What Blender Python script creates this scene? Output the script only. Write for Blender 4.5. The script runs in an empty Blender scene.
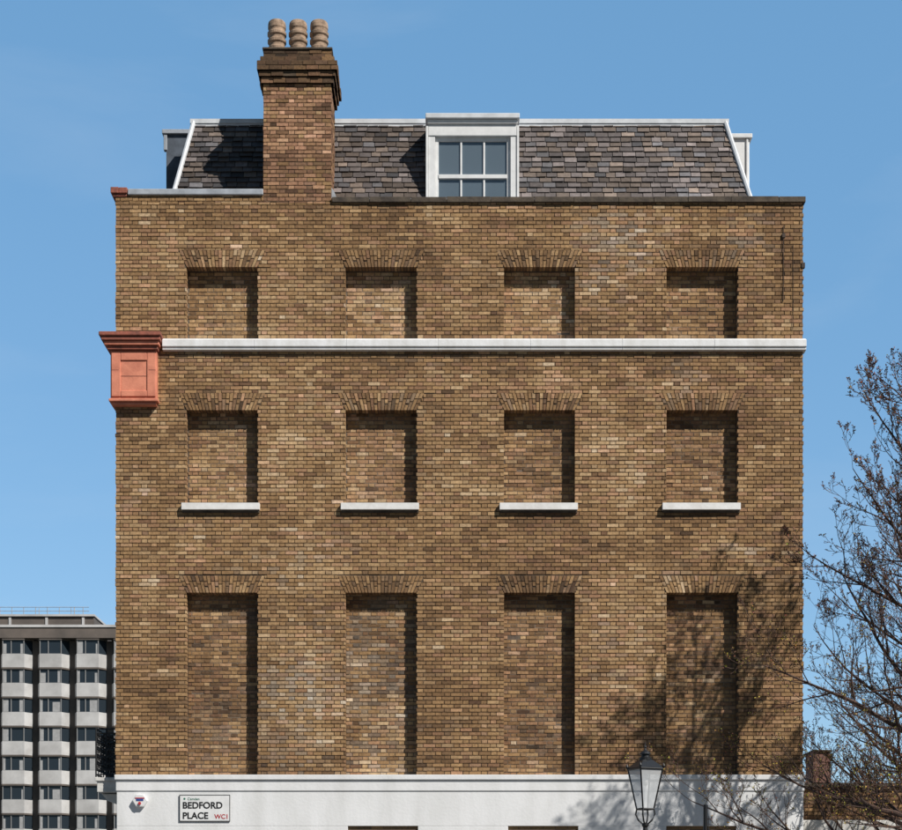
import bpy, math, random
import numpy as np
from mathutils import Vector, noise, Matrix
R = random.Random(7)
scene = bpy.context.scene

# ---------------------------------------------------------------- survey helpers (metres)
CAMY, CAMZ = -30.0, 1.6
def sx(px, y=0.0): return (px-451)/60.0*(30+y)/30
def sz(py, y=0.0): return CAMZ+(930-py)/60.0*(30+y)/30

def nz(x, y, z=0.0): return noise.noise(Vector((x, y, z)))

# ---------------------------------------------------------------- mesh builder
class MB:
    def __init__(s): s.v=[]; s.f=[]; s.c=[]
    def add(s, vs, fs, col=(1,1,1)):
        b=len(s.v); s.v.extend(vs); s.f.extend([tuple(i+b for i in f) for f in fs])
        s.c.extend([(col[0],col[1],col[2],1.0)]*len(vs))
    def box(s,x0,x1,y0,y1,z0,z1,col=(1,1,1)):
        vs=[(x0,y0,z0),(x1,y0,z0),(x1,y1,z0),(x0,y1,z0),(x0,y0,z1),(x1,y0,z1),(x1,y1,z1),(x0,y1,z1)]
        s.add(vs,[(0,3,2,1),(4,5,6,7),(0,1,5,4),(1,2,6,5),(2,3,7,6),(3,0,4,7)],col)
    def prism(s, poly, T, w0, w1, col=(1,1,1), back=False):
        n=len(poly)
        vs=[T(u,v,w0) for u,v in poly]+[T(u,v,w1) for u,v in poly]
        fs=[tuple(range(n,2*n))]+[(i,(i+1)%n,n+(i+1)%n,n+i) for i in range(n)]
        if back: fs.append(tuple(range(n-1,-1,-1)))
        s.add(vs,fs,col)
    def tube(s, pts, rad, sides=6, col=(1,1,1), cap=True):
        pts=[Vector(p) for p in pts]; n=len(pts); vs=[]; fs=[]
        if not hasattr(rad,'__len__'): rad=[rad]*n
        for i,p in enumerate(pts):
            d=(pts[min(i+1,n-1)]-pts[max(i-1,0)])
            if d.length<1e-9: d=Vector((0,0,1))
            d.normalize()
            a=Vector((0,0,1)) if abs(d.z)<.9 else Vector((1,0,0))
            e1=d.cross(a).normalized(); e2=d.cross(e1)
            for k in range(sides):
                t=2*math.pi*k/sides
                q=p+(e1*math.cos(t)+e2*math.sin(t))*rad[i]; vs.append(tuple(q))
        for i in range(n-1):
            for k in range(sides):
                k2=(k+1)%sides
                fs.append((i*sides+k,i*sides+k2,(i+1)*sides+k2,(i+1)*sides+k))
        if cap and sides>2:
            fs.append(tuple(range(sides))); fs.append(tuple(range((n-1)*sides+sides-1,(n-1)*sides-1,-1)))
        s.add(vs,fs,col)
    def lathe(s, cx, cy, prof, sides=24, col=(1,1,1)):
        vs=[];fs=[]
        for r,z in prof:
            for k in range(sides):
                t=2*math.pi*k/sides; vs.append((cx+r*math.cos(t),cy+r*math.sin(t),z))
        for i in range(len(prof)-1):
            for k in range(sides):
                k2=(k+1)%sides; fs.append((i*sides+k,i*sides+k2,(i+1)*sides+k2,(i+1)*sides+k))
        s.add(vs,fs,col)
    def obj(s,name,mat,parent=None,smooth=False,bevel=0):
        me=bpy.data.meshes.new(name); me.from_pydata(s.v,[],s.f)
        at=me.attributes.new('bcol','FLOAT_COLOR','POINT')
        at.data.foreach_set('color',np.array(s.c,dtype=np.float32).ravel())
        if mat: me.materials.append(mat)
        if smooth: me.polygons.foreach_set('use_smooth',[True]*len(me.polygons))
        me.update()
        o=bpy.data.objects.new(name,me); scene.collection.objects.link(o)
        if parent: o.parent=parent
        if bevel:
            m=o.modifiers.new('bevel','BEVEL'); m.width=bevel; m.segments=2; m.limit_method='ANGLE'
        return o
def empty(name):
    e=bpy.data.objects.new(name,None); scene.collection.objects.link(e); return e

# ---------------------------------------------------------------- materials
def newmat(name):
    m=bpy.data.materials.new(name); m.use_nodes=True
    nt=m.node_tree; b=nt.nodes['Principled BSDF']; return m,nt,b
def mat(name,col,rough=.7,var=.15,scale=6,bump=0.0,bscale=60,metal=0,col2=None,stretch=(1,1,1),attr=False,lo=.35,hi=.65):
    m,nt,b=newmat(name); N=nt.nodes; L=nt.links
    b.inputs['Roughness'].default_value=rough; b.inputs['Metallic'].default_value=metal
    tc=N.new('ShaderNodeTexCoord'); mp=N.new('ShaderNodeMapping'); mp.inputs['Scale'].default_value=stretch
    L.new(tc.outputs['Object'],mp.inputs['Vector'])
    no=N.new('ShaderNodeTexNoise'); no.inputs['Scale'].default_value=scale; no.inputs['Detail'].default_value=5; no.inputs['Roughness'].default_value=.6
    L.new(mp.outputs['Vector'],no.inputs['Vector'])
    mr=N.new('ShaderNodeMapRange'); mr.inputs[1].default_value=lo; mr.inputs[2].default_value=hi
    L.new(no.outputs['Fac'],mr.inputs[0])
    mx=N.new('ShaderNodeMix'); mx.data_type='RGBA'
    c2=col2 or tuple(c*(1-var*2) for c in col)
    if attr:
        b.inputs['Specular IOR Level'].default_value=.25
        a=N.new('ShaderNodeAttribute'); a.attribute_name='bcol'
        mul=N.new('ShaderNodeVectorMath'); mul.operation='SCALE'
        m2=N.new('ShaderNodeMapRange'); m2.inputs[1].default_value=.3; m2.inputs[2].default_value=.7
        m2.inputs[3].default_value=1-var; m2.inputs[4].default_value=1+var
        L.new(no.outputs['Fac'],m2.inputs[0]); L.new(a.outputs['Color'],mul.inputs[0]); L.new(m2.outputs[0],mul.inputs['Scale'])
        L.new(mul.outputs[0],b.inputs['Base Color'])
    else:
        mx.inputs[6].default_value=(*c2,1); mx.inputs[7].default_value=(*col,1)
        L.new(mr.outputs[0],mx.inputs[0]); L.new(mx.outputs[2],b.inputs['Base Color'])
    if bump>0:
        n2=N.new('ShaderNodeTexNoise'); n2.inputs['Scale'].default_value=bscale; n2.inputs['Detail'].default_value=3
        L.new(tc.outputs['Object'],n2.inputs['Vector'])
        bp=N.new('ShaderNodeBump'); bp.inputs['Strength'].default_value=bump; bp.inputs['Distance'].default_value=.01
        L.new(n2.outputs['Fac'],bp.inputs['Height']); L.new(bp.outputs[0],b.inputs['Normal'])
    return m

M_brick=mat('stock_brick',(1,1,1),.92,.28,22,.6,70,attr=True)
M_mortar=mat('mortar',(.15,.105,.066),.95,.2,1.3,.5,60,col2=(.055,.038,.025))
M_mortar_pale=mat('mortar_pale',(.24,.19,.14),.95,.2,2.5,.5,60,col2=(.09,.065,.05))
M_slate=mat('slate',(1,1,1),.65,.22,14,.4,50,attr=True)
M_lead=mat('lead_flashing',(.42,.45,.49),.5,.15,5,.2,12)
M_lead_white=mat('painted_lead',(.70,.72,.74),.55,.1,6,.2,14)
M_paint=mat('white_paint',(.80,.80,.79),.45,.06,7,.1,20)
M_stucco=mat('white_stucco',(.80,.80,.80),.65,.07,1.6,.25,22,stretch=(1.5,1.5,.45),col2=(.69,.69,.68))
M_string=mat('painted_stone',(.84,.84,.84),.6,.1,3,.2,25,stretch=(2,1,1),col2=(.70,.69,.67))
M_sillw=mat('painted_sill',(.84,.83,.81),.6,.1,5,.2,30,col2=(.70,.68,.65))
M_sill=mat('stone_sill',(.72,.70,.66),.7,.15,5,.3,30,col2=(.5,.48,.44))
M_coping=mat('dark_coping',(.11,.085,.06),.9,.2,5,.5,40,col2=(.045,.035,.028))  # mottled dark brown, used for copings and trim
M_terra=mat('terracotta',(.74,.27,.165),.75,.1,5,.3,40,col2=(.54,.18,.11))
M_terrad=mat('terracotta_dark',(.40,.12,.075),.8,.1,8,.3,40,col2=(.18,.065,.045))
M_pot=mat('pot_clay',(.46,.32,.22),.85,.2,9,.4,30,col2=(.20,.135,.09))
M_black=mat('black_iron',(.012,.012,.013),.45,.1,10)
M_asph=mat('asphalt',(.05,.05,.05),.9,.2,30,.5,120)
M_pave=mat('paving_stone',(.20,.185,.17),.85,.1,3,.3,40)
M_grass=mat('ground_soil',(.07,.07,.045),.95,.2,.5)
M_line=mat('road_paint',(.75,.75,.7),.7,.1,10)
M_bark=mat('bark',(.10,.055,.038),.85,.25,12,.4,40,col2=(.04,.024,.018))
M_conc=mat('pale_concrete',(.60,.59,.58),.8,.1,.4,col2=(.42,.41,.40))
M_frame=mat('grey_window_frame',(.30,.30,.30),.6,.1,.4)
M_concd=mat('dark_concrete',(.17,.14,.12),.85,.1,.3,col2=(.10,.085,.075))
M_inter=mat('dark_interior',(.02,.02,.022),.8,.1,3)
M_curt=mat('curtain',(.42,.42,.42),.7,.1,3)

def glassmat(name,col,rough=.06,spec=1.0,metal=.0):
    m,nt,b=newmat(name); b.inputs['Base Color'].default_value=(*col,1)
    b.inputs['Roughness'].default_value=rough; b.inputs['IOR'].default_value=1.6
    b.inputs['Metallic'].default_value=metal
    n=nt.nodes.new('ShaderNodeTexNoise'); n.inputs['Scale'].default_value=1.5
    tc=nt.nodes.new('ShaderNodeTexCoord'); nt.links.new(tc.outputs['Object'],n.inputs['Vector'])
    bp=nt.nodes.new('ShaderNodeBump'); bp.inputs['Strength'].default_value=.06; bp.inputs['Distance'].default_value=.05
    nt.links.new(n.outputs['Fac'],bp.inputs['Height']); nt.links.new(bp.outputs[0],b.inputs['Normal'])
    return m
M_glass=glassmat('window_glass',(.16,.21,.25),.05,metal=.3)
M_glassd=glassmat('hotel_glass',(.025,.035,.045),.08)
M_lglass,nt,b=newmat('lantern_glass')
b.inputs['Base Color'].default_value=(.78,.80,.81,1); b.inputs['Roughness'].default_value=.15; b.inputs['Alpha'].default_value=.5
def farbrick(name,c1,c2,mo):
    m,nt,b=newmat(name); N=nt.nodes; L=nt.links; b.inputs['Roughness'].default_value=.9
    g=N.new('ShaderNodeNewGeometry'); sp=N.new('ShaderNodeSeparateXYZ'); L.new(g.outputs['Position'],sp.inputs[0])
    ad=N.new('ShaderNodeMath'); L.new(sp.outputs[0],ad.inputs[0]); L.new(sp.outputs[1],ad.inputs[1])
    cb=N.new('ShaderNodeCombineXYZ'); L.new(ad.outputs[0],cb.inputs[0]); L.new(sp.outputs[2],cb.inputs[1])
    t=N.new('ShaderNodeTexBrick'); t.inputs['Scale'].default_value=1; t.inputs['Brick Width'].default_value=.205
    t.inputs['Row Height'].default_value=.0655; t.inputs['Mortar Size'].default_value=.006
    t.inputs['Color1'].default_value=(*c1,1); t.inputs['Color2'].default_value=(*c2,1); t.inputs['Mortar'].default_value=(*mo,1)
    L.new(cb.outputs[0],t.inputs['Vector']); L.new(t.outputs['Color'],b.inputs['Base Color']); return m
M_fb=farbrick('flank_brick',(.30,.19,.09),(.13,.085,.05),(.12,.09,.07))
M_fbr=farbrick('red_brick',(.24,.10,.07),(.16,.075,.055),(.16,.13,.11))

# ---------------------------------------------------------------- brickwork
RAMP=[(-.3,(.045,.030,.019)),(0,(.10,.060,.034)),(.3,(.225,.130,.063)),(.52,(.345,.208,.099)),(.75,(.49,.325,.172)),(1.0,(.64,.49,.33)),(1.4,(.74,.61,.46))]
def ramp(t):
    t=max(-.3,min(1.4,t))
    for (a,ca),(b_,cb) in zip(RAMP,RAMP[1:]):
        if t<=b_:
            k=(t-a)/(b_-a); return [ca[i]*(1-k)+cb[i]*k for i in range(3)]
    return list(RAMP[-1][1])
# weathering zones on the flank wall: centre(photo survey), radii, tone shift, redness, greyness
PATCH=[(300,440,38,70,.17,.05,.0),(610,250,40,50,.16,.25,.45),(300,700,45,70,.16,.0,.50),(620,470,30,60,.15,.1,.1),
 (150,260,35,50,.12,.1,0),(380,385,160,14,.06,.40,0),(690,280,60,50,.03,.15,.1),(470,520,60,60,.09,.05,0),
 (610,690,40,60,-.06,.35,.1),(230,440,30,40,-.05,.25,.05),(760,440,40,60,-.07,.1,0),(160,690,35,60,-.12,0,0),
 (450,700,35,60,-.10,.1,0),(460,230,70,18,.05,.05,0),(770,650,35,110,-.08,.2,.05),(140,530,24,50,.08,0,0),
 (300,560,60,30,.10,.0,.1),(690,215,110,12,-.10,.1,.1),(200,215,90,12,-.10,.05,0),(740,240,26,22,.12,.35,.4),(545,560,60,30,-.03,.1,.0),
 (145,490,10,5,.5,0,.3),(150,582,9,5,.5,0,.2),(165,672,22,6,.3,0,.3),(740,548,24,8,.35,0,.3),(262,205,60,8,-.15,.2,0),(300,770,50,14,-.12,0,.1),
 (560,765,300,10,-.10,0,.1),(480,358,330,9,-.12,0,.1),(610,600,26,26,.1,.3,.1),(385,560,50,20,.08,0,.0),(700,385,80,16,.06,.3,.1),(545,385,30,10,.12,.2,.1)]
PATCH=[(sx(a),sz(b_),c/60,d/60,e,f,g) for a,b_,c,d,e,f,g in PATCH]
for a_,c_ in ((186,257),(345,416),(504,575),(666,737)):   # damp under the sills
    PATCH.append((sx((a_+c_)/2),sz(519),.62,.12,-.13,0,.1))
def bcol(x,z,base=.48,spread=.10,red=.20,grey=.06,patch=True,sd=0.0,rk=(.15,.55)):
    t=base+R.gauss(0,spread)
    t+=.20*nz(x*.45,z*.45,sd+3)+.19*nz(x*1.5,z*2.2,sd+9)+.08*nz(x*.7,z*11,sd+5)
    rd=red+.38*nz(x*.8,z*.9,sd+20); gr=grey+.28*nz(x*.9,z*1.1,sd+31)
    if patch:
        for a,b_,c,d,e,f,g in PATCH:
            q=((x-a)/c)**2+((z-b_)/d)**2
            if q<4:
                k=math.exp(-q); t+=e*k; rd+=f*k; gr+=g*k
    if R.random()<.05: t-=.22
    if R.random()<.02: t+=.28
    c=ramp(t)
    if R.random()<rd:
        k=R.uniform(*rk); l=(c[0]+c[1])/2
        c=[c[0]*(1-k)+l*1.30*k, c[1]*(1-k)+l*.68*k, c[2]*(1-k)+l*.43*k]
    if R.random()<gr+.15:
        k=R.uniform(.1,.6)*max(0.2,gr*2); k=min(k,.6); l=sum(c)/3*1.1
        c=[c[0]*(1-k)+l*1.06*k,c[1]*(1-k)+l*k,c[2]*(1-k)+l*.9*k]
    m=R.uniform(.92,1.08)
    return [max(.01,v*m) for v in c]

def sub(r,h):
    x0,x1,z0,z1=r; a,b_,c,d=h
    if a>=x1 or b_<=x0 or c>=z1 or d<=z0: return [r]
    o=[]
    if c>z0: o.append((x0,x1,z0,c))
    if d<z1: o.append((x0,x1,d,z1))
    m0=max(z0,c); m1=min(z1,d)
    if a>x0: o.append((x0,a,m0,m1))
    if b_<x1: o.append((b_,x1,m0,m1))
    return o
CH=.0655; JT=.0135
def lay(mb,T,u0,u1,v0,v1,holes=(),depth=.15,cf=bcol,proud=.004,edge=.004,uo=0.0):
    per=.306; i0=int(math.floor(v0/CH))
    for i in range(i0,int(math.ceil(v1/CH))):
        a=i*CH; b_=a+CH-JT
        off=uo+(per/2 if i%2 else 0)+R.uniform(-.006,.006)
        k0=int(math.floor((u0-off)/per))-1; k1=int(math.ceil((u1-off)/per))+1
        for k in range(k0,k1):
            for (s0,ln) in ((0,.193),(.205,.089)):
                p=k*per+off+s0; q=p+ln+R.uniform(-.002,.002)
                p=max(p,u0+R.uniform(-edge,edge*.4)) if p<u0 else p
                q=min(q,u1+R.uniform(-edge*.4,edge)) if q>u1 else q
                if q-p<.015: continue
                rs=[(p,q,max(a,v0),min(b_,v1))]
                for h in holes:
                    if h[2]>b_ or h[3]<a: continue
                    nr=[]
                    for r in rs: nr+=sub(r,h)
                    rs=nr
                if not rs: continue
                col=cf((p+q)/2,(a+b_)/2); w=R.gauss(0,proud*.6)
                for (x0,x1,z0,z1) in rs:
                    if x1-x0<.012 or z1-z0<.012: continue
                    j=lambda: R.uniform(-.002,.002)
                    tl=R.gauss(0,.0012)
                    poly=[(x0+j(),z0+j()),(x1+j(),z0+j()),(x1+j(),z1+j()),(x0+j(),z1+j())]
                    vs=[T(u,v,-depth) for u,v in poly]+[T(u,v,w+(tl if n>1 else -tl)) for n,(u,v) in enumerate(poly)]
                    mb.add(vs,[(4,5,6,7),(0,1,5,4),(1,2,6,5),(2,3,7,6),(3,0,4,7)],col)
def Tfront(y): return lambda u,v,w:(u,y-w,v)
def Tright(x): return lambda u,v,w:(x+w,u,v)
def Tleft(x):  return lambda u,v,w:(x-w,-u,v)

# ================================================================= BUILDING
bld=empty('brick_townhouse')
XL,XR=sx(115.8),sx(803.2)
ZS=sz(775)              # top of stucco
ZTR=sz(203); ZTL=sz(195.5)
XC0,XC1=sx(263.5),sx(331)
cols=[(186.5,257.5),(345.5,416.5),(504,575),(666.5,737.5)]
rows=[(267,339),(410,503),(592.5,775)]
PD=.205
holes=[];opens=[]
for ri,(t,b_) in enumerate(rows):
    for (a,c) in cols:
        opens.append((sx(a),sx(c),sz(b_),sz(t),ri)); holes.append((sx(a),sx(c),sz(b_),sz(t)))
AH=.285; AS=.13
arch=MB()
for (a,c,zb,zt,ri) in opens:
    i0=int(math.floor(zt/CH)); z=zt
    top=zt+AH
    cuts=[zt]+[k*CH-JT/2 for k in range(i0,i0+8) if zt<k*CH-JT/2<top]+[top]
    for z0,z1 in zip(cuts,cuts[1:]):
        k=((z0+z1)/2-zt)/AH; holes.append((a-AS*k-.006,c+AS*k+.006,z0,z1+.001))
    n=22; g=.0062
    for i in range(n):
        def P(f,k): 
            x0=a-AS*k; x1=c+AS*k; return x0+(x1-x0)*f
        parts=[(0,R.choice([.31,.36])),(.40,.64),(.68,1)] if i%3==0 else ([(0,.48),(.52,1)] if i%3==1 else [(0,.64),(.68,1)])
        for k0,k1 in parts:
            f0,f1=i/n,(i+1)/n
            poly=[(P(f0,k0)+g,zt+AH*k0),(P(f1,k0)-g,zt+AH*k0),(P(f1,k1)-g,zt+AH*k1-.004),(P(f0,k1)+g,zt+AH*k1-.004)]
            col=bcol(poly[0][0],poly[0][1],base=.39,spread=.12,red=.15,grey=.15,patch=True)
            arch.prism(poly,Tfront(0),-PD,.000+R.gauss(0,.002),col)
arch.obj('window_arches',M_brick,bld)

bk=MB()
lay(bk,Tfront(0),XL,XR,ZS,ZTR,holes,depth=.13,edge=.010)
lay(bk,Tfront(0),XL,XC0+.001,ZTR,ZTL,(),depth=.13)
bk.obj('facade_bricks',M_brick,bld)

# recessed blind-window panels
for ri in range(3):
    pb=MB()
    for n,(a,c,zb,zt,r) in enumerate(opens):
        if r!=ri: continue
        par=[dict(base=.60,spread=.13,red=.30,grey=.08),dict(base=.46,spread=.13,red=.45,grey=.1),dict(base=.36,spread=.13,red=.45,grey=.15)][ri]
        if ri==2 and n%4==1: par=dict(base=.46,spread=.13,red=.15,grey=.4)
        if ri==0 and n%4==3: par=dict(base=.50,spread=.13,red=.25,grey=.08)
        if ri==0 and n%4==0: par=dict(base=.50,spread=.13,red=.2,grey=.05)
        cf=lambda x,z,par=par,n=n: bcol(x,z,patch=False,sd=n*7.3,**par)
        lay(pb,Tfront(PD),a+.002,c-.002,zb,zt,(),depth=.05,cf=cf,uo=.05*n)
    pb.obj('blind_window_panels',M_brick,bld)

# mortar bed / wall body
wb=MB(); pm=MB(); e=.007; F=.011; BK=.42
order=[2,1,0]; zprev=ZS; XL2,XR2=XL+e,XR-e
for ri in order:
    t,b_=rows[ri]; zb,zt=sz(b_),sz(t)
    if zb-zprev>.01: wb.box(XL2,XR2,F,BK,zprev,zb-e)
    zlo=zb-e if zb-zprev>.01 else zb
    xs=XL2
    for (a,c) in cols:
        wb.box(xs,sx(a)-e,F,BK,zlo,zt+e); pm.box(sx(a)-e,sx(c)+e,PD+.008,BK-.01,zlo,zt+e); xs=sx(c)+e
    wb.box(xs,XR2,F,BK,zlo,zt+e); zprev=zt+e
wb.box(XL2,XR2,F,BK,zprev,ZTR-.004)
wb.box(XL2,XC0,F,BK,ZTR-.004,ZTL-.004)
wb.obj('wall_core',M_mortar,bld); pm.obj('panel_core',M_mortar_pale,bld)
bv=MB(); bv.box(XL+.003,XR-.003,BK+.002,14,0,13.3); bv.obj('side_and_rear_walls',M_fb,bld)

# string course with drip
st=MB()
x0=sx(163)
poly=[(0.02,sz(351.5)),(-.075,sz(351)),(-.075,sz(349)),(-.10,sz(348)),(-.10,sz(341.5)),(-.02,sz(339)),(.14,sz(338.6)),(.14,sz(351.5))]
n=len(poly); xe=sx(805.5)
segs=[x0]+[x0+ (xe-x0)*k/7 for k in range(1,7)]+[xe]
for s0,s1 in zip(segs,segs[1:]):
    g=.0015
    vs=[(s0+g,y,z) for y,z in poly]+[(s1-g,y,z) for y,z in poly]
    st.add(vs,[tuple(range(n)),tuple(range(2*n-1,n-1,-1))]+[(i,n+i,n+(i+1)%n,(i+1)%n) for i in range(n)])
st.obj('string_course',M_string,bld,bevel=.004)
# sills
sl=MB()
for (a,c) in cols:
    sl.box(sx(a-4.5),sx(c+2.5),-.085,PD-.002,sz(510.6)+R.uniform(-.004,.004),sz(503.8))
sl.obj('window_sills',M_sillw,bld,bevel=.005)
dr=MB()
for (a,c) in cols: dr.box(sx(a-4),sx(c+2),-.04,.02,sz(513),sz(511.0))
dr.obj('sill_dark_strip',M_coping,bld)  # dark brown strip below each sill

# stucco ground floor
sc=MB(); SY=-.045
gcols=[(348,418),(508,578),(666,736)]
sxl,sxr=sx(117.2),sx(803)
ztp=sz(826)
sc.box(sxl,sxr,SY,BK,ztp,sz(780)-.003)
xs=sxl
for a,c in gcols:
    sc.box(xs,sx(a),SY,BK,0,ztp-.001); xs=sx(c)
sc.box(xs,sxr,SY,BK,0,ztp-.001)
sc.obj('stucco_ground_floor',M_stucco,bld,bevel=.006)
lg=MB(); lg.box(sxl-.03,sxr+.03,SY-.05,BK,sz(780),sz(775)); lg.box(sxl-.012,sxr+.012,SY-.018,SY+.02,sz(791),sz(780)-.002)
lg.obj('stucco_ledge',M_stucco,bld,bevel=.008)
gp=MB()
for a,c in gcols: gp.box(sx(a)+.001,sx(c)-.001,.0,BK-.01,0,ztp-.002)
gp.obj('ground_floor_panels',M_fb,bld)

# copings
cp=MB(); 
xs=XC1+.02
while xs<sx(805):
    x2=min(xs+R.uniform(.55,.8),sx(805.5)); dz=R.uniform(-.006,.006)
    cp.box(xs,x2-.006,-.045+R.uniform(-.008,.008),.36,ZTR,sz(197.5)+dz); xs=x2
cp.obj('parapet_coping',M_coping,bld,bevel=.006)
c2=MB(); c2.box(sx(128),XC0-.004,-.04,.40,ZTL,sz(189.5)); c2.obj('lead_parapet_cap',M_lead,bld,bevel=.012)
c4=MB(); c4.box(sx(335),sx(462),.1,.42,sz(197.5)+.01,sz(195.6)); c4.box(sx(462),sx(760),.1,.42,sz(197.5)+.01,sz(196.2)); c4.obj('lead_gutter_lining',M_lead,bld)
c3=MB(); c3.box(sx(111),sx(119),-.05,.4,sz(194),sz(188)); c3.box(sx(119.3),sx(127.5),-.05,.4,sz(194),sz(188.4)); c3.box(sx(113),sx(127),-.02,.3,sz(197),sz(194)-.002)
c3.obj('terracotta_parapet_tiles',M_terrad,bld,bevel=.008)

# terracotta corner block
tb=MB(); td=MB()
def tier(mbx,a,c,t,b_,y): mbx.box(sx(a),sx(c),-y,.35,sz(b_),sz(t))
tier(td,102,163.5,337,341,.30); tier(td,104,162.5,341.2,345,.27); tier(tb,106.5,161,345.2,349,.23); tier(td,109,159.5,349.2,353,.19)
td.obj('terracotta_cornice',M_terrad,bld,bevel=.012)
tier(tb,112,158,353.2,401,.13)
tier(tb,110.5,159.5,401.2,404,.17); tier(tb,112.5,157.5,404.2,407,.13)
def fr(a,c,t,b_): tb.box(sx(a),sx(c),-.150,-.128,sz(b_),sz(t))
fr(113,122,355,399); fr(148.5,157,355,399); fr(122.2,148.3,355,363); fr(122.2,148.3,393,399)
tb.obj('terracotta_block',M_terra,bld,bevel=.01)
tj=MB()
tj.box(sx(122.5),sx(148),-.1325,-.12,sz(378.8),sz(378.1)); 
for a in (113.2,150): tj.box(sx(a),sx(a+7),-.1515,-.14,sz(373),sz(372.4))
tj.obj('terracotta_joint',M_terrad,bld)

# chimney -----------------------------------------------------------
chm=MB(); core=MB(); D1=.95
zct=sz(84)
def ccf(dark): 
    return lambda x,z: bcol(x,z,base=.44-dark-.08*max(0,(z-15.0)),spread=.14,red=.75,grey=.0,patch=False,sd=55,rk=(.35,.85))
def stack(x0,x1,y0,y1,z0,z1,dark):
    lay(chm,Tfront(y0),x0,x1,z0,z1,(),depth=.08,cf=ccf(dark),edge=.006)
    lay(chm,Tright(x1),y0+.01,y1,z0,z1,(),depth=.08,cf=ccf(dark))
    lay(chm,Tleft(x0),-y1,-y0-.01,z0,z1,(),depth=.08,cf=ccf(dark))
    core.box(x0+.009,x1-.009,y0+.009,y1-.009,z0+.001,z1-.002)
stack(XC0,XC1,0.0,D1,ZTR+.004,zct,0)
stg=[(261.5,333.5,84,78),(259.5,335.5,78,72.5),(257.5,337.5,72.5,63),(260.5,334.5,63,57.5),(263.5,331.5,57.5,50)]
for a,c,b_,t in stg:
    ee=sx(c)-XC1
    z0=sz(b_); z1=sz(t)
    x0_,x1_=sx(a),sx(c); y0_,y1_=-ee,D1+ee
    nrow=max(1,round((z1-z0)/.075)); hh=(z1-z0)/nrow
    for r in range(nrow):
        za=z0+r*hh+.002; zb=za+hh-.012
        for T,u0,u1 in ((Tfront(y0_),x0_,x1_),(Tright(x1_),y0_+.01,y1_),(Tleft(x0_),-y1_,-y0_-.01)):
            u=u0-(.05 if r%2 else 0)
            while u<u1:
                p=max(u,u0); q=min(u+.195,u1)
                if q-p>.02:
                    chm.prism([(p,za),(q,za),(q,zb),(p,zb)],T,-.1,R.gauss(0,.004),bcol((p+q)/2,za,base=.10,spread=.12,red=.4,grey=.15,patch=False))
                u+=.205
    core.box(x0_+.009,x1_-.009,y0_+.009,y1_-.009,z0+.002,z1-.004)
chm.obj('chimney_bricks',M_brick,bld); core.obj('chimney_core',M_mortar,bld)
ck=MB(); ck.box(sx(262.5),sx(332.5),-.03,D1+.03,sz(50),sz(47.8)); ck.obj('chimney_flaunching',M_coping,bld,bevel=.01)
for i,pc in enumerate((277.0,298.2,319.2)):
    z0=sz(48); H=sz(22.5+R.uniform(-.5,.8),.4)-z0; r=.152; pm2=MB()
    prof=[(r*.86,0),(r*.86,.15),(r*1.0,.20),(r*1.02,.28),(r*.88,.31),(r*.88,.38),(r*1.03,.42),(r*1.04,.49),(r*.9,.52),(r*.9,.58),(r*1.05,.62),(r*1.06,.69),(r*.92,.72),(r*.92,.77),(r*1.0,.81),(r*1.0,.9),(r*.94,.97),(r*.84,1.0),(r*.68,1.0),(r*.66,.7),(0.001,.7)]
    pm2.lathe(sx(pc,.4),.4+R.uniform(-.02,.02),[(a,z0+b_*H) for a,b_ in prof],28)
    o=pm2.obj('chimney_pot',M_pot,bld,smooth=False)
fl=MB(); fl.prism([(XC1+.003,ZTR+.12),(sx(337),ZTR+.10),(sx(333),ZTR+.26),(XC1+.003,ZTR+.3)],Tfront(.1),-.25,0,back=True); fl.obj('chimney_flashing',M_lead,bld)

# mansard roof ------------------------------------------------------
yb,zb_=.45,13.45; yt,zt_=1.30,sz(123.5,1.30)
XBL,XTL=-4.86,sx(194,1.3); XBR,XTR=5.24,sx(725,1.3)
rm=MB()
rm.add([(XBL,yb,zb_),(XBR,yb,zb_),(XTR,yt,zt_),(XTL,yt,zt_),(XBL,13,zb_),(XBR,13,zb_),(XTR,12.2,zt_),(XTL,12.2,zt_)],
       [(0,1,2,3),(1,5,6,2),(4,0,3,7),(3,2,6,7),(5,4,7,6)])
rm.obj('mansard_body',M_inter,bld)
slm=MB()
def slates(p0,p1,q1,q0,tone,skip=None):
    p0,p1,q1,q0=map(Vector,(p0,p1,q1,q0))
    up=(q0-p0); U=(p1-p0).normalized(); nrm=U.cross((up-U*up.dot(U))).normalized(); V=nrm.cross(U)
    H=(q0-p0).dot(V); g=.112; rws=int(H/g)+1
    for r in range(rws):
        v0=r*g; v1=min(v0+g*1.25,H)
        vm=min(1,(v0+g/2)/H)
        a=(q0-p0).dot(U)*vm; b_=(p1-p0).length+((q1-p1).dot(U))*vm
        u=a-R.uniform(0,.2)
        while u<b_:
            w=R.uniform(.15,.23); x0=max(u,a); x1=min(u+w,b_); u+=w+.011
            if x1-x0<.02: continue
            P0=p0+U*x0+V*v0
            c=tone((P0.x,P0.z)); lift=.024+R.uniform(0,.012); d=R.uniform(-.008,.008)
            if skip and skip(P0.x,P0.x+(x1-x0)): continue
            pts=[(x0,v0+d,lift),(x1,v0+d+R.uniform(-.005,.005),lift+R.uniform(-.005,.006)),(x1,v1,.004),(x0,v1,.004)]
            vs=[tuple(p0+U*s+V*t+nrm*w_) for s,t,w_ in pts]+[tuple(p0+U*s+V*t+nrm*(w_-.009)) for s,t,w_ in pts]
            slm.add(vs,[(0,1,2,3),(4,5,1,0),(5,6,2,1),(7,4,0,3)],c)
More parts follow.
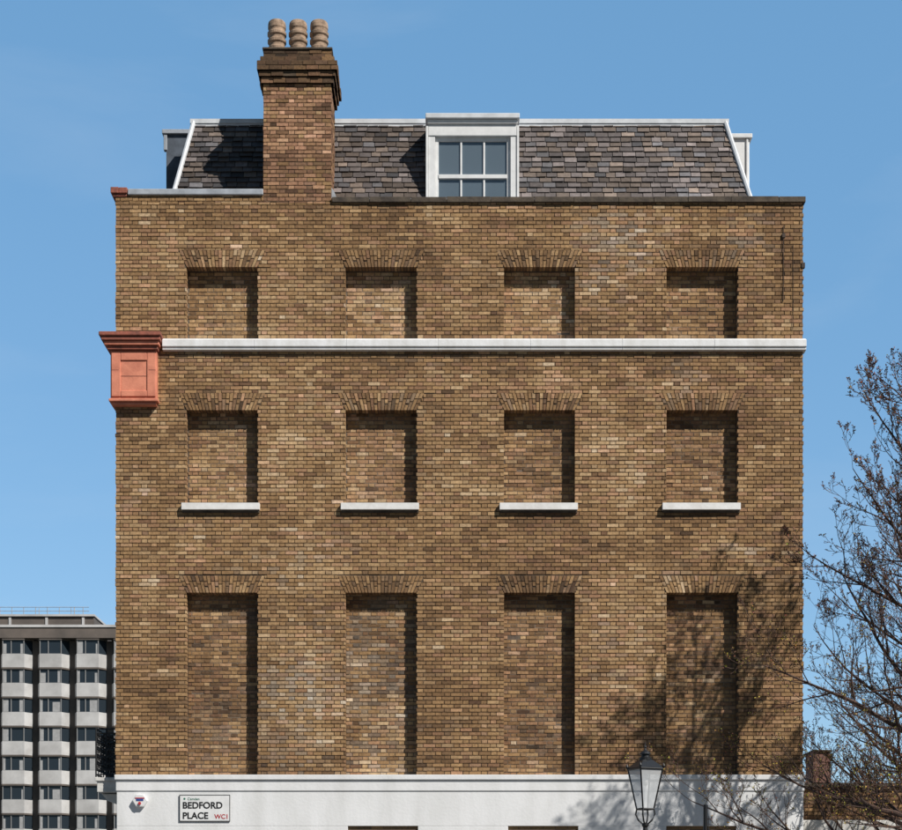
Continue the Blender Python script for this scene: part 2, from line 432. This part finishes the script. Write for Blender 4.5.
def tone(p):
    x,z=p
    t=R.gauss(.0,.32)+.35*nz(x*.9,z*1.2,4)+.2*nz(x*.5,z*9,8)+.05*x
    l=.100*math.exp(t*1.0)
    k=R.random()
    c=(l*1.14,l*.96,l*.90) if k<.5 else ((l*1.26,l*.98,l*.80) if k<.85 else (l*1.02,l*.96,l*.98))
    if R.random()<.05: c=tuple(v*1.7 for v in c)
    return tuple(min(v,.36) for v in c)
DX0,DX1=sx(427,.6),sx(518.5,.6)
slates((XBL,yb,zb_),(XBR,yb,zb_),(XTR,yt,zt_),(XTL,yt,zt_),tone,skip=lambda a,b_:a>DX0 and b_<DX1)
slates((XBR,yb,zb_),(XBR,13,zb_),(XTR,12.2,zt_),(XTR,yt,zt_),tone)
slates((XBL,13,zb_),(XBL,yb,zb_),(XTL,yt,zt_),(XTL,12.2,zt_),tone)
slm.obj('roof_slates',M_slate,bld)
rl=MB()
def strip(p,q,r): rl.tube([p,tuple((a+b_)/2 for a,b_ in zip(p,q)),q],r,8)
strip((XBL-.0,yb-.02,zb_),(XTL,yt-.02,zt_+.02),.042)
strip((XBR+.0,yb-.02,zb_),(XTR,yt-.02,zt_+.02),.042)
rl.box(XTL-.06,XTR+.06,yt-.06,yt+.1,zt_-.02,zt_+.055)
rl.box(XTL-.06,XTR+.06,yt-.045,yt-.02,zt_-.07,zt_-.022)
rl.obj('lead_hips_and_ridge',M_lead_white,bld,smooth=False)
rt=MB(); rt.box(XTL+.3,DX0-.05,yt+.12,yt+.3,zt_+.02,zt_+.10); rt.box(DX1+.1,XTR-.25,yt+.12,yt+.3,zt_+.02,zt_+.10); rt.obj('roof_edge_board',M_coping,bld)

# dormer ------------------------------------------------------------
DY=.62
dx=lambda p: sx(p,DY); dz=lambda p: sz(p,DY)
dm=MB()
dm.box(dx(425.5),dx(519.5),DY-.10,2.0,dz(120.5),dz(115.5))
dm.obj('dormer_lead_roof',M_lead_white,bld,bevel=.01)
dm=MB()
dm.box(dx(427.5),dx(517.5),DY-.05,2.0,dz(124.5),dz(120.7))
dm.box(dx(428.5),dx(516.5),DY-.015,2.0,dz(136),dz(124.7))
dm.box(dx(428.5),dx(435),DY,2.0,13.3,dz(136)-.003)
dm.box(dx(510.5),dx(516.5),DY,2.0,13.3,dz(136)-.003)
dm.box(dx(425.8),dx(428.3),DY-.02,DY+.1,13.3,dz(120)-.1)
dm.box(dx(516.7),dx(519),DY-.02,DY+.1,13.3,dz(120)-.1)
dm.obj('dormer_frame',M_paint,bld,bevel=.006)
sh=MB()
GY=DY+.05
sh.box(dx(435.2),dx(438.6),GY,GY+.06,13.4,dz(136)-.005); sh.box(dx(507),dx(510.3),GY,GY+.06,13.4,dz(136)-.005)
sh.box(dx(438.7),dx(506.9),GY,GY+.06,dz(140),dz(136.3)); 
sh.box(dx(438.7),dx(506.9),GY-.015,GY+.055,dz(177.5),dz(173.5))
for p in (461.2,484.2):
    sh.box(dx(p-.9),dx(p+.9),GY+.005,GY+.05,dz(173.4),dz(140.1)); sh.box(dx(p-.9),dx(p+.9),GY+.005,GY+.05,13.42,dz(177.6))
sh.obj('dormer_sashes',M_paint,bld,bevel=.004)
gl=MB(); gl.box(dx(438),dx(507.5),GY+.03,GY+.04,13.45,dz(138)); gl.obj('dormer_glass',M_glass,bld)

# side dormers
sd=MB(); Y0=1.7
a=lambda p: sx(p,Y0); c_=lambda p: sz(p,Y0)
sd.box(a(166),a(186),Y0+.03,3.2,13.4,c_(134)); sd.obj('side_dormer_cheek',mat('dark_cheek',(.10,.12,.15),.7,.2,6),bld)  # left cheek in dark blue-grey
sd=MB(); sd.box(a(162),a(192),Y0-.02,3.3,c_(134)+.002,c_(129.5)); sd.box(a(163.5),a(167),Y0,Y0+.1,c_(150),c_(134)); sd.obj('side_dormer_lead',M_lead,bld,bevel=.01)
sd=MB(); sd.box(a(722),a(749.5),Y0,3.2,13.4,c_(139)); sd.box(a(720),a(752),Y0-.05,3.3,c_(139)+.002,c_(134.5)); sd.box(a(746),a(748),Y0-.03,Y0-.001,13.5,c_(139)); sd.obj('side_dormer_painted',M_paint,bld,bevel=.01)

# cable and tie plates on wall
cb=MB()
cb.tube([(sx(783.5),-.014,sz(226)),(sx(783),-.014,sz(250)),(sx(783.6),-.014,sz(275)),(sx(782.8),-.014,sz(302))],.006,5)
cb.tube([(sx(793),-.014,sz(245)),(sx(793.3),-.014,sz(300)),(sx(792.6),-.014,sz(330))],.004,5)
cb.box(sx(782),sx(785),-.03,0,sz(238),sz(234)); cb.box(sx(801.5),sx(804.8),-.02,.05,sz(268),sz(263))
cb.obj('wall_cable',mat('cable',(.05,.03,.02),.7),bld)

# balcony on the street front (left)
bx0,bx1=sx(94),sx(115.5)
bc=MB(); bc.box(bx0,XL-.002,.25,12,sz(792,.25),sz(778,.25)); bc.box(bx0-.03,XL-.002,.22,12.05,sz(781,.25),sz(778,.25)+.01)
bc.prism([(XL-.002,sz(804)),(XL-.002,sz(792)),(sx(97),sz(792)),(sx(103),sz(799))],Tfront(.4),-.25,0,back=True)
bc.obj('balcony_slab',M_sill,bld,bevel=.01)
br=MB(); yB=.3; zB0=sz(778,yB)+.02; zB1=sz(729,yB)
X0,X1=sx(96,yB),sx(117,yB)
for z in (zB1,zB1-.07,zB0+.04,zB0+.12): br.tube([(X0,yB,z),(X1,yB,z)],.013,6)
def ring(cx,cz,r,plane='f',x=0,t=.011):
    pts=[]
    for k in range(13):
        th=2*math.pi*k/12
        pts.append((cx+r*math.cos(th),yB,cz+r*math.sin(th)) if plane=='f' else (x,cx+r*math.cos(th),cz+r*math.sin(th)))
    br.tube(pts,t,5,cap=False)
Wd=X1-X0; nzr=5
for ix in range(2):
    for iz in range(nzr):
        cx=X0+Wd*(ix+.5)/2; cz=zB0+.12+(zB1-.07-zB0-.12)*(iz+.5)/nzr
        ring(cx,cz,.062); ring(cx,cz,.03)
        br.tube([(cx-Wd/4,yB,cz-.065),(cx+Wd/4,yB,cz+.065)],.009,5); br.tube([(cx+Wd/4,yB,cz-.065),(cx-Wd/4,yB,cz+.065)],.009,5)
for x in (X0,X0+Wd/2,X1): br.tube([(x,yB,zB0),(x,yB,zB1+.02)],.014,6)
for z in (zB1,zB1-.07,zB0+.04,zB0+.12): br.tube([(X0,yB,z),(X0,11.9,z)],.013,6)
k=yB
while k<11.9:
    br.tube([(X0,k,zB0),(X0,k,zB1)],.011,5)
    for iz in range(nzr): ring(k+.11,zB0+.12+(zB1-.07-zB0-.12)*(iz+.5)/nzr,.062,'s',X0)
    k+=.22
br.obj('balcony_railing',M_black,bld)

# ================================================================= street name sign
sg=empty('street_name_sign')
s=MB(); s.box(sx(180.5),sx(230),SY-.02,SY-.004,sz(821),sz(795.5)); s.obj('plate',M_paint,sg,bevel=.003)
s=MB(); t=.008
a0,a1,b0,b1=sx(180),sx(230.5),sz(821.5),sz(795)
s.box(a0,a1,SY-.024,SY-.003,b0,b0+t); s.box(a0,a1,SY-.024,SY-.003,b1-t,b1); s.box(a0,a0+t,SY-.0235,SY-.003,b0+t,b1-t); s.box(a1-t,a1,SY-.0235,SY-.003,b0+t,b1-t)
s.obj('border',M_black,sg)
def txt(body,x,z,size,m,par,bold=.0):
    cu=bpy.data.curves.new('lettering','FONT'); cu.body=body; cu.size=size; cu.extrude=.001; cu.offset=bold
    cu.materials.append(m); o=bpy.data.objects.new('lettering',cu); o.location=(x,SY-.0225,z); o.rotation_euler=(math.pi/2,0,0)
    scene.collection.objects.link(o); o.parent=par; return o
M_red=mat('sign_red',(.55,.03,.04),.5); M_grn=mat('sign_green',(.02,.2,.12),.5)
txt('BEDFORD',sx(183),sz(808.5),.150,M_black,sg,.004)
txt('PLACE',sx(183),sz(818.8),.150,M_black,sg,.004)
txt('WC1',sx(215.0),sz(818.8),.105,M_red,sg,.002)
txt('Camden',sx(188),sz(800.3),.06,M_grn,sg); 
s=MB(); s.tube([(sx(185),SY-.0215,sz(799)),(sx(185),SY-.0205,sz(799))],.018,10); s.obj('badge',M_grn,sg)

# burglar alarm box
al=empty('burglar_alarm_box')
s=MB(); ax,az=sx(141),sz(801)
s.prism([(ax+.13*math.cos(t_),az+.12*math.sin(t_)) for t_ in [math.radians(d) for d in (0,60,120,180,240,300)]],Tfront(SY),0.0,.075,back=True)
s.obj('cover',M_paint,al,bevel=.015)
s=MB(); s.box(ax-.06,ax+.06,SY-.081,SY-.076,az-.005,az+.03); s.obj('label',mat('alarm_blue',(.03,.08,.3),.5),al)
s=MB(); s.tube([(ax,SY-.08,az-.045),(ax,SY-.1,az-.045)],.025,10); s.box(ax-.08,ax+.08,SY-.081,SY-.0765,az+.035,az+.05); s.obj('strobe',M_red,al)

# ================================================================= adjoining low wall (right)
lw=empty('brick_garden_wall')
m_=MB(); WX1=18
lay(m_,Tfront(.35),sxr+.04,WX1,sz(820,.35),sz(787,.35),(),depth=.08,cf=lambda x,z:bcol(x,z,base=.26,spread=.13,red=.6,grey=.05,patch=False,sd=77))
m_.obj('bricks',M_brick,lw)
m_=MB(); m_.box(sxr+.045,WX1-.01,.36,.7,sz(820,.35),sz(787,.35)-.004); m_.obj('core',M_mortar,lw)
m_=MB(); m_.box(sxr+.045,WX1,.28,.75,sz(787,.35),sz(785,.35)); m_.obj('coping',M_coping,lw,bevel=.01)
m_=MB(); m_.box(sxr+.04,WX1,.2,.7,0,sz(820.5,.35)); m_.obj('stucco_base',M_sill,lw,bevel=.01)

# ================================================================= street lamp
lp=empty('street_lamp'); LX,LY=2.655,-5.4
f=lambda py: 1.6+(930-py)/73.2
m_=MB()
m_.lathe(LX,LY,[(.16,0),(.16,.12),(.13,.15),(.12,.6),(.14,.64),(.10,.7),(.075,.8),(.06,1.6),(.052,2.5),(.075,2.53),(.075,2.57),(.045,2.6),(.04,2.85),(.06,2.88),(.06,2.93),(.035,2.96),(.03,3.0),(.05,3.03),(.05,3.06),(.0,3.07)],20)
m_.tube([(LX-.28,LY,2.66),(LX+.28,LY,2.66)],.016,8)
m_.lathe(LX-.28,LY,[(.0,2.63),(.024,2.64),(.03,2.66),(.024,2.68),(0,2.69)],10); m_.lathe(LX+.28,LY,[(.0,2.63),(.024,2.64),(.03,2.66),(.024,2.68),(0,2.69)],10)
ang=math.radians(24); zb0,zt0=f(809),f(769)
def cor(h,z,k):
    t_=ang+math.pi/4+k*math.pi/2; return (LX+h*math.sqrt(2)*math.cos(t_),LY+h*math.sqrt(2)*math.sin(t_),z)
hb,ht=.085,.172
for k in range(4):
    m_.tube([cor(hb,zb0,k),cor(ht,zt0,k)],.012,6)
    m_.tube([cor(hb,zb0,k),cor(hb,zb0,k+1)],.014,6); m_.tube([cor(ht,zt0,k),cor(ht,zt0,k+1)],.017,6)
    c0=cor(hb,zb0,k); d=Vector((c0[0]-LX,c0[1]-LY,0))
    m_.tube([c0,(LX+d.x*1.12,LY+d.y*1.12,zb0-.07),(LX+d.x*.8,LY+d.y*.8,zb0-.15),(LX+d.x*.25,LY+d.y*.25,zb0-.21)],.012,6)
vs=[cor(ht+.015,zt0+.012,k) for k in range(4)]+[cor(.075,f(760),k) for k in range(4)]
m_.add(vs,[(k,(k+1)%4,4+(k+1)%4,4+k) for k in range(4)]+[(0,1,2,3)])
m_.lathe(LX,LY,[(.07,f(760.5)),(.085,f(760)),(.085,f(757.5)),(.06,f(757)),(.055,f(754.5)),(.08,f(754)),(.06,f(752)),(.02,f(750)),(.012,f(748)),(.022,f(747)),(.01,f(745.5)),(.0,f(742))],14)
for k in range(4):
    c0=cor(ht+.01,zt0,k); m_.lathe(c0[0],c0[1],[(0,zt0),(.016,zt0+.02),(.02,zt0+.04),(.0,zt0+.08)],8)
m_.obj('column_and_frame',M_black,lp)
m_=MB()
for k in range(4): m_.add([cor(hb,zb0,k),cor(hb,zb0,k+1),cor(ht,zt0,k+1),cor(ht,zt0,k)],[(0,1,2,3)])
m_.obj('glass_panes',M_lglass,lp)
m_=MB(); m_.lathe(LX,LY,[(0,f(786)),(.03,f(785)),(.045,f(780)),(.04,f(774)),(.02,f(770)),(.02,f(768))],14); m_.obj('lamp_bulb',mat('bulb_glass',(.8,.8,.78),.3),lp,smooth=True)

# parking sign post (plate seen nearly edge on)
sp=empty('parking_sign_post'); PX=sx(705.5,-5.4)
m_=MB(); m_.tube([(PX,-5.4,0),(PX,-5.4,f(806))],.03,12); m_.lathe(PX,-5.4,[(.034,f(807)),(.034,f(805)),(.02,f(804.2)),(0,f(804))],12); m_.obj('post',M_black,sp)
m_=MB()
m_.add([(PX+.035,-5.43,f(840)),(PX+.095,-5.05,f(840)),(PX+.095,-5.05,f(816)),(PX+.035,-5.43,f(816)),(PX+.04,-5.432,f(840)),(PX+.10,-5.052,f(840)),(PX+.10,-5.052,f(816)),(PX+.04,-5.432,f(816))],[(0,1,2,3),(4,5,6,7),(0,4,7,3),(3,2,6,7),(0,1,5,4)])
m_.obj('plate',M_black,sp)

# ================================================================= hotel in the distance
ht_=empty('hotel_building'); HY=150.0
hx=lambda p: sx(p,HY); hz=lambda p: sz(p,HY)
conc=MB(); dk=MB(); gs=MB(); cu=MB(); fm=MB()
hw0,hw1=-78.0,-24.0
dk.box(hw0,hw1,HY+.0,HY+18,0,hz(641))
fh=2.9; pitch=3.7
ph=hx(3)-.2
floors=[]
zt=hz(641)
while zt>1: floors.append(zt); zt-=fh
for zt in floors:
    x=ph-pitch*8
    while x<hw1-3:
        b0,b1,b2,b3=x,x+.35,x+2.55,x+3.2; pr=.95
        plan=[(b0,HY),(b1,HY-pr),(b2,HY-pr),(b3,HY)]
        def extr(mbx,pl,z0,z1,grow=0):
            n=len(pl); vs=[(a,b_,z0) for a,b_ in pl]+[(a,b_,z1) for a,b_ in pl]
            mbx.add(vs,[(i,i+1,n+i+1,n+i) for i in range(n-1)]+[tuple(range(n-1,-1,-1)),tuple(range(n,2*n))])
        extr(conc,plan,zt-1.45-1.3,zt-1.42)
        plan2=[(b0+.05,HY),(b1+.06,HY-pr+.12),(b2-.06,HY-pr+.12),(b3-.05,HY)]
        extr(gs,plan2,zt-1.42,zt-.02)
        for xx in (b1+.05,(b1*1.2+b2*.8)/2,b2-.05): fm.box(xx-.035,xx+.035,HY-pr+.03,HY-pr+.13,zt-1.42,zt-.02)
        fm.box(b1,b2,HY-pr+.04,HY-pr+.13,zt-1.44,zt-1.38); fm.box(b1,b2,HY-pr+.04,HY-pr+.13,zt-.08,zt-.02)
        wl=R.choice([0,.2,.3,.5,.2]); wr=R.choice([0,.3,.4,.2,.8])
        for w0,w1 in ((b1+.1,b1+.1+wl),(b2-.1-wr,b2-.1)):
            if w1-w0>.05: cu.box(w0,w1,HY-pr+.10,HY-pr+.118,zt-1.36,zt-.1-R.choice([0,0,0,.3]))
        extr(dk,[(b0-.05,HY-.01),(b1,HY-pr-.05),(b2,HY-pr-.05),(b3+.05,HY-.01)],zt-.02,zt+.14)
        x+=pitch
conc.obj('bay_spandrels',M_conc,ht_); gs.obj('glazing',M_glassd,ht_); cu.obj('curtains',M_curt,ht_); fm.obj('window_frames',M_frame,ht_)
dk.box(hw0,hw1,HY-1.05,HY+.5,hz(641)+.15,hz(629)); 
dk.box(hw0,hx(90),HY+2,HY+16,hz(629),hz(613))
dk.obj('frame_and_roof_storey',M_concd,ht_)
pr_=MB(); pr_.box(hw0,hw1,HY-1.15,HY-.9,hz(629),hz(626.5)); pr_.box(hw0,hx(91),HY+1.8,HY+16.2,hz(613),hz(611)); 
x=hw0
while x<hx(90): pr_.box(x,x+.25,HY+1.9,HY+2.1,hz(627),hz(613)); x+=3.7
pr_.obj('roof_slabs',M_conc,ht_)
rr=MB()
zr=hz(611)
for k in (0,.35,.75): rr.tube([(hw0,HY+2,zr+k),(hx(85),HY+2,zr+k)],.035,4)
x=hw0
while x<hx(85): rr.tube([(x,HY+2,zr),(x,HY+2,zr+.75)],.035,4); x+=1.2
rr.tube([(hx(66),HY+4,zr),(hx(66),HY+4,zr+1.1)],.06,5); rr.tube([(hx(30),HY+4,zr),(hx(30),HY+4,zr+1.0)],.04,5)
rr.obj('roof_railings',M_lead,ht_)

# ================================================================= distant red-brick terrace on right
dt=empty('red_brick_terrace'); TY=55.0
tx=lambda p: sx(p,TY); tz=lambda p: sz(p,TY)
m_=MB(); m_.box(tx(760),60,TY,TY+12,0,tz(784)); m_.box(tx(812),tx(829),TY-.3,TY+1.5,tz(784),tz(752))
m_.obj('walls',M_fbr,dt)
m_=MB(); m_.box(tx(758),60,TY-.3,TY-.002,tz(785),tz(783)); m_.box(tx(811),tx(830),TY-.4,TY+1.6,tz(752),tz(750.5))
for fl_ in range(3):
    for k in range(14):
        x=tx(800)+k*2.4; m_.box(x,x+1.1,TY-.06,TY-.003,tz(784)-2.6-fl_*3.0,tz(784)-1.0-fl_*3.0)
m_.obj('trim',M_coping,dt)
m_=MB()
for fl_ in range(3):
    for k in range(14):
        x=tx(800)+k*2.4; m_.box(x+.1,x+1.0,TY-.08,TY-.062,tz(784)-2.5-fl_*3.0,tz(784)-1.1-fl_*3.0)
m_.obj('glazing',M_glassd,dt)

# ================================================================= trees
def tree(name,base,H,rad,seed,nl,zstart=2.0,lean=(0,0),budp=.35,up0=.04,taper=.58,pw=1.4):
    r=random.Random(seed); t=empty(name); t_=MB(); bud=MB(); cnt=[0]
    def budadd(p,size,col):
        d=Vector((r.uniform(-1,1),r.uniform(-1,1),r.uniform(-.3,1))).normalized(); s=Vector((r.uniform(-1,1),r.uniform(-1,1),r.uniform(-1,1))).cross(d).normalized()
        b_=p+d*size; m=p+d*size*.5
        bud.add([tuple(p),tuple(m+s*size*.3),tuple(b_),tuple(m-s*size*.3)],[(0,1,2,3)],col)
    CN={0:[0,1,1,2,1,2,1,2,1,1],1:[0,1,1,1,1,1,1,1],2:[0,1,1,1,1,0],3:[1,0,1,0]}
    def branch(p,d,L,rd,lev):
        n={0:10,1:8,2:6,3:4,4:3}[lev]; pts=[p]; rr_=[rd]; step=L/n; q=p.copy(); dd=d.copy()
        up={0:up0,1:up0*2,2:.08,3:.09,4:.08}[lev]
        for i in range(n):
            w={0:.16,1:.20,2:.22,3:.2,4:.2}[lev]
            dd=(dd+Vector((r.gauss(0,w),r.gauss(0,w),r.gauss(0,w)*.8))*.5+Vector((0,0,up))).normalized()
            q=q+dd*step; pts.append(q.copy()); k=(i+1)/n
            rr_.append(max(.0034,rd*(1-k*.85)))
            if lev<4:
                for _ in range(CN[lev][i]):
                    if r.random()<.10: continue
                    ax=Vector((r.gauss(0,1),r.gauss(0,1),r.gauss(0,.6)+.25)); ax=(ax-dd*ax.dot(dd)).normalized()
                    a=math.radians(r.uniform(25,55))
                    nd=(dd*math.cos(a)+ax*math.sin(a)).normalized()
                    rem=(1-k*.6)
                    nl_=L*{0:.56,1:.58,2:.58,3:.6}[lev]*rem*r.uniform(.65,1.25)
                    branch(q.copy(),nd,nl_,max(.0038,rr_[-1]*.62),lev+1)
            if lev>=2 and r.random()<budp:
                low=max(0,min(1,(7.8-q.z)/4))
                if r.random()<.10+.55*low: col=(.36*r.uniform(.7,1.3),.29*r.uniform(.7,1.2),.05)
                else: col=(.19*r.uniform(.6,1.3),.08,.05)
                budadd(q,r.uniform(.020,.045),col)
        t_.tube(pts,rr_,3 if lev>=2 else 6,cap=False); cnt[0]+=1
    p=Vector(base); pts=[p.copy()]; rd=[.2]; n=22
    for i in range(n):
        p=p+Vector((r.gauss(lean[0],.05),r.gauss(lean[1],.05),H/n)); pts.append(p.copy()); k=(i+1)/n; rd.append(.2*(1-k)**.8+.012)
    t_.tube(pts,rd,10)
    for i in range(nl):
        k=i/nl; z=zstart+(H-zstart)*k**1.1*.97
        idx=z/H*n; i0=min(n-1,int(idx)); q=pts[i0].lerp(pts[i0+1],idx-i0)
        az=i*2.39996+r.uniform(-.3,.3)+math.pi; el=math.radians(10+48*k+r.uniform(-10,10))
        d=Vector((math.cos(az)*math.cos(el),math.sin(az)*math.cos(el),math.sin(el)))
        L=rad*(1.0-taper*k**pw)*r.uniform(.85,1.1)
        branch(q,d,L,.064*(1-k*.6),0)
    print('TREE',name,cnt[0],len(t_.v))
    t_.obj('trunk_and_branches',M_bark,t); 
    if bud.v: bud.obj('buds',M_bud,t)
M_bud=mat('buds',(1,1,1),.6,.2,20,attr=True)
tree('bare_tree',(7.7,-3.0,0),9.6,4.4,23,34,zstart=2.4,up0=.025,taper=.62,pw=1.1)
tree('bare_tree',(9.6,4.6,0),10.0,4.4,5,30,zstart=2.2)

# ================================================================= ground
g=MB(); g.add([(-2000,-2000,0),(2000,-2000,0),(2000,2000,0),(-2000,2000,0)],[(0,1,2,3)]); g.obj('ground',M_grass)
g=MB(); g.add([(-200,-22,.004),(200,-22,.004),(200,-8,.004),(-200,-8,.004)],[(0,1,2,3)]); g.add([(-18,-8,.004),(-9,-8,.004),(-9,140,.004),(-18,140,.004)],[(0,1,2,3)]); g.obj('road',M_asph)
g=MB(); g.box(-8.9,30,-8,20,-.05,.13); g.box(-60,60,-36,-22,-.05,.13); g.box(-60,-18.1,-8,60,-.05,.13); g.obj('pavement',M_pave,bevel=.01)
g=MB()
for k in range(-20,20): g.box(k*5,k*5+2.5,-15.06,-14.94,.0,.009)
g.obj('road_markings',M_line)

# ================================================================= light
EL=math.radians(43); AZ=math.radians(46)      # azimuth to the right of the wall normal
tosun=Vector((math.sin(AZ)*math.cos(EL),-math.cos(AZ)*math.cos(EL),math.sin(EL)))
sl_=bpy.data.lights.new('sun','SUN'); sl_.energy=5.0; sl_.angle=math.radians(.5); sl_.color=(1,.96,.90)
so=bpy.data.objects.new('sun',sl_); so.rotation_euler=(-tosun).to_track_quat('-Z','Y').to_euler(); scene.collection.objects.link(so)
w=bpy.data.worlds.new('World'); scene.world=w; w.use_nodes=True; N=w.node_tree.nodes; L=w.node_tree.links
bg=N['Background']; bg.inputs['Strength'].default_value=.14
sk=N.new('ShaderNodeTexSky'); sk.sky_type='NISHITA'; sk.sun_disc=False; sk.sun_elevation=EL; sk.sun_rotation=math.pi-AZ
sk.air_density=1.0; sk.dust_density=.3; sk.ozone_density=1.0
tc=N.new('ShaderNodeTexCoord'); mp=N.new('ShaderNodeMapping'); mp.inputs['Scale'].default_value=(2.0,2.0,6.5); mp.inputs['Rotation'].default_value=(0,.35,0)
no=N.new('ShaderNodeTexNoise'); no.inputs['Scale'].default_value=1.7; no.inputs['Detail'].default_value=9; no.inputs['Roughness'].default_value=.55; no.inputs['Distortion'].default_value=.4
L.new(tc.outputs['Generated'],mp.inputs[0]); L.new(mp.outputs[0],no.inputs['Vector'])
mr=N.new('ShaderNodeMapRange'); mr.inputs[1].default_value=.52; mr.inputs[2].default_value=.9; mr.inputs[4].default_value=.20
L.new(no.outputs['Fac'],mr.inputs[0])
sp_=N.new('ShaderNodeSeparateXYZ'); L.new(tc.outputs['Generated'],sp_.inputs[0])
flat=N.new('ShaderNodeMix'); flat.data_type='RGBA'; flat.inputs[0].default_value=.55; flat.inputs[7].default_value=(1.0,2.85,5.1,1)
L.new(sk.outputs[0],flat.inputs[6])
md=N.new('ShaderNodeMapRange'); md.inputs[1].default_value=-.6; md.inputs[2].default_value=.6; md.inputs[3].default_value=.25; md.inputs[4].default_value=1.04  # added dimming of the sky behind the camera, cuts fill light on the facade
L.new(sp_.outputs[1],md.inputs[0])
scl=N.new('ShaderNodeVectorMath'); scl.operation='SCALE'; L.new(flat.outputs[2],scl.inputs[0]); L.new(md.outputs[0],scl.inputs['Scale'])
mx=N.new('ShaderNodeMix'); mx.data_type='RGBA'; mx.inputs[7].default_value=(5.0,5.6,6.2,1)
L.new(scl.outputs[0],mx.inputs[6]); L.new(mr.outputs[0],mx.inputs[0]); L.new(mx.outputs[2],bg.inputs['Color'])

# ================================================================= camera
cd=bpy.data.cameras.new('camera'); cam=bpy.data.objects.new('camera',cd); scene.collection.objects.link(cam); scene.camera=cam
cam.location=(0,CAMY,CAMZ); cam.rotation_euler=(math.pi/2,0,0)
cd.sensor_width=36; cd.lens=36*30/(902/60); cd.shift_y=(930-415)/902; cd.clip_end=6000
scene.view_settings.view_transform='Standard'; scene.view_settings.look='None'; scene.view_settings.exposure=0
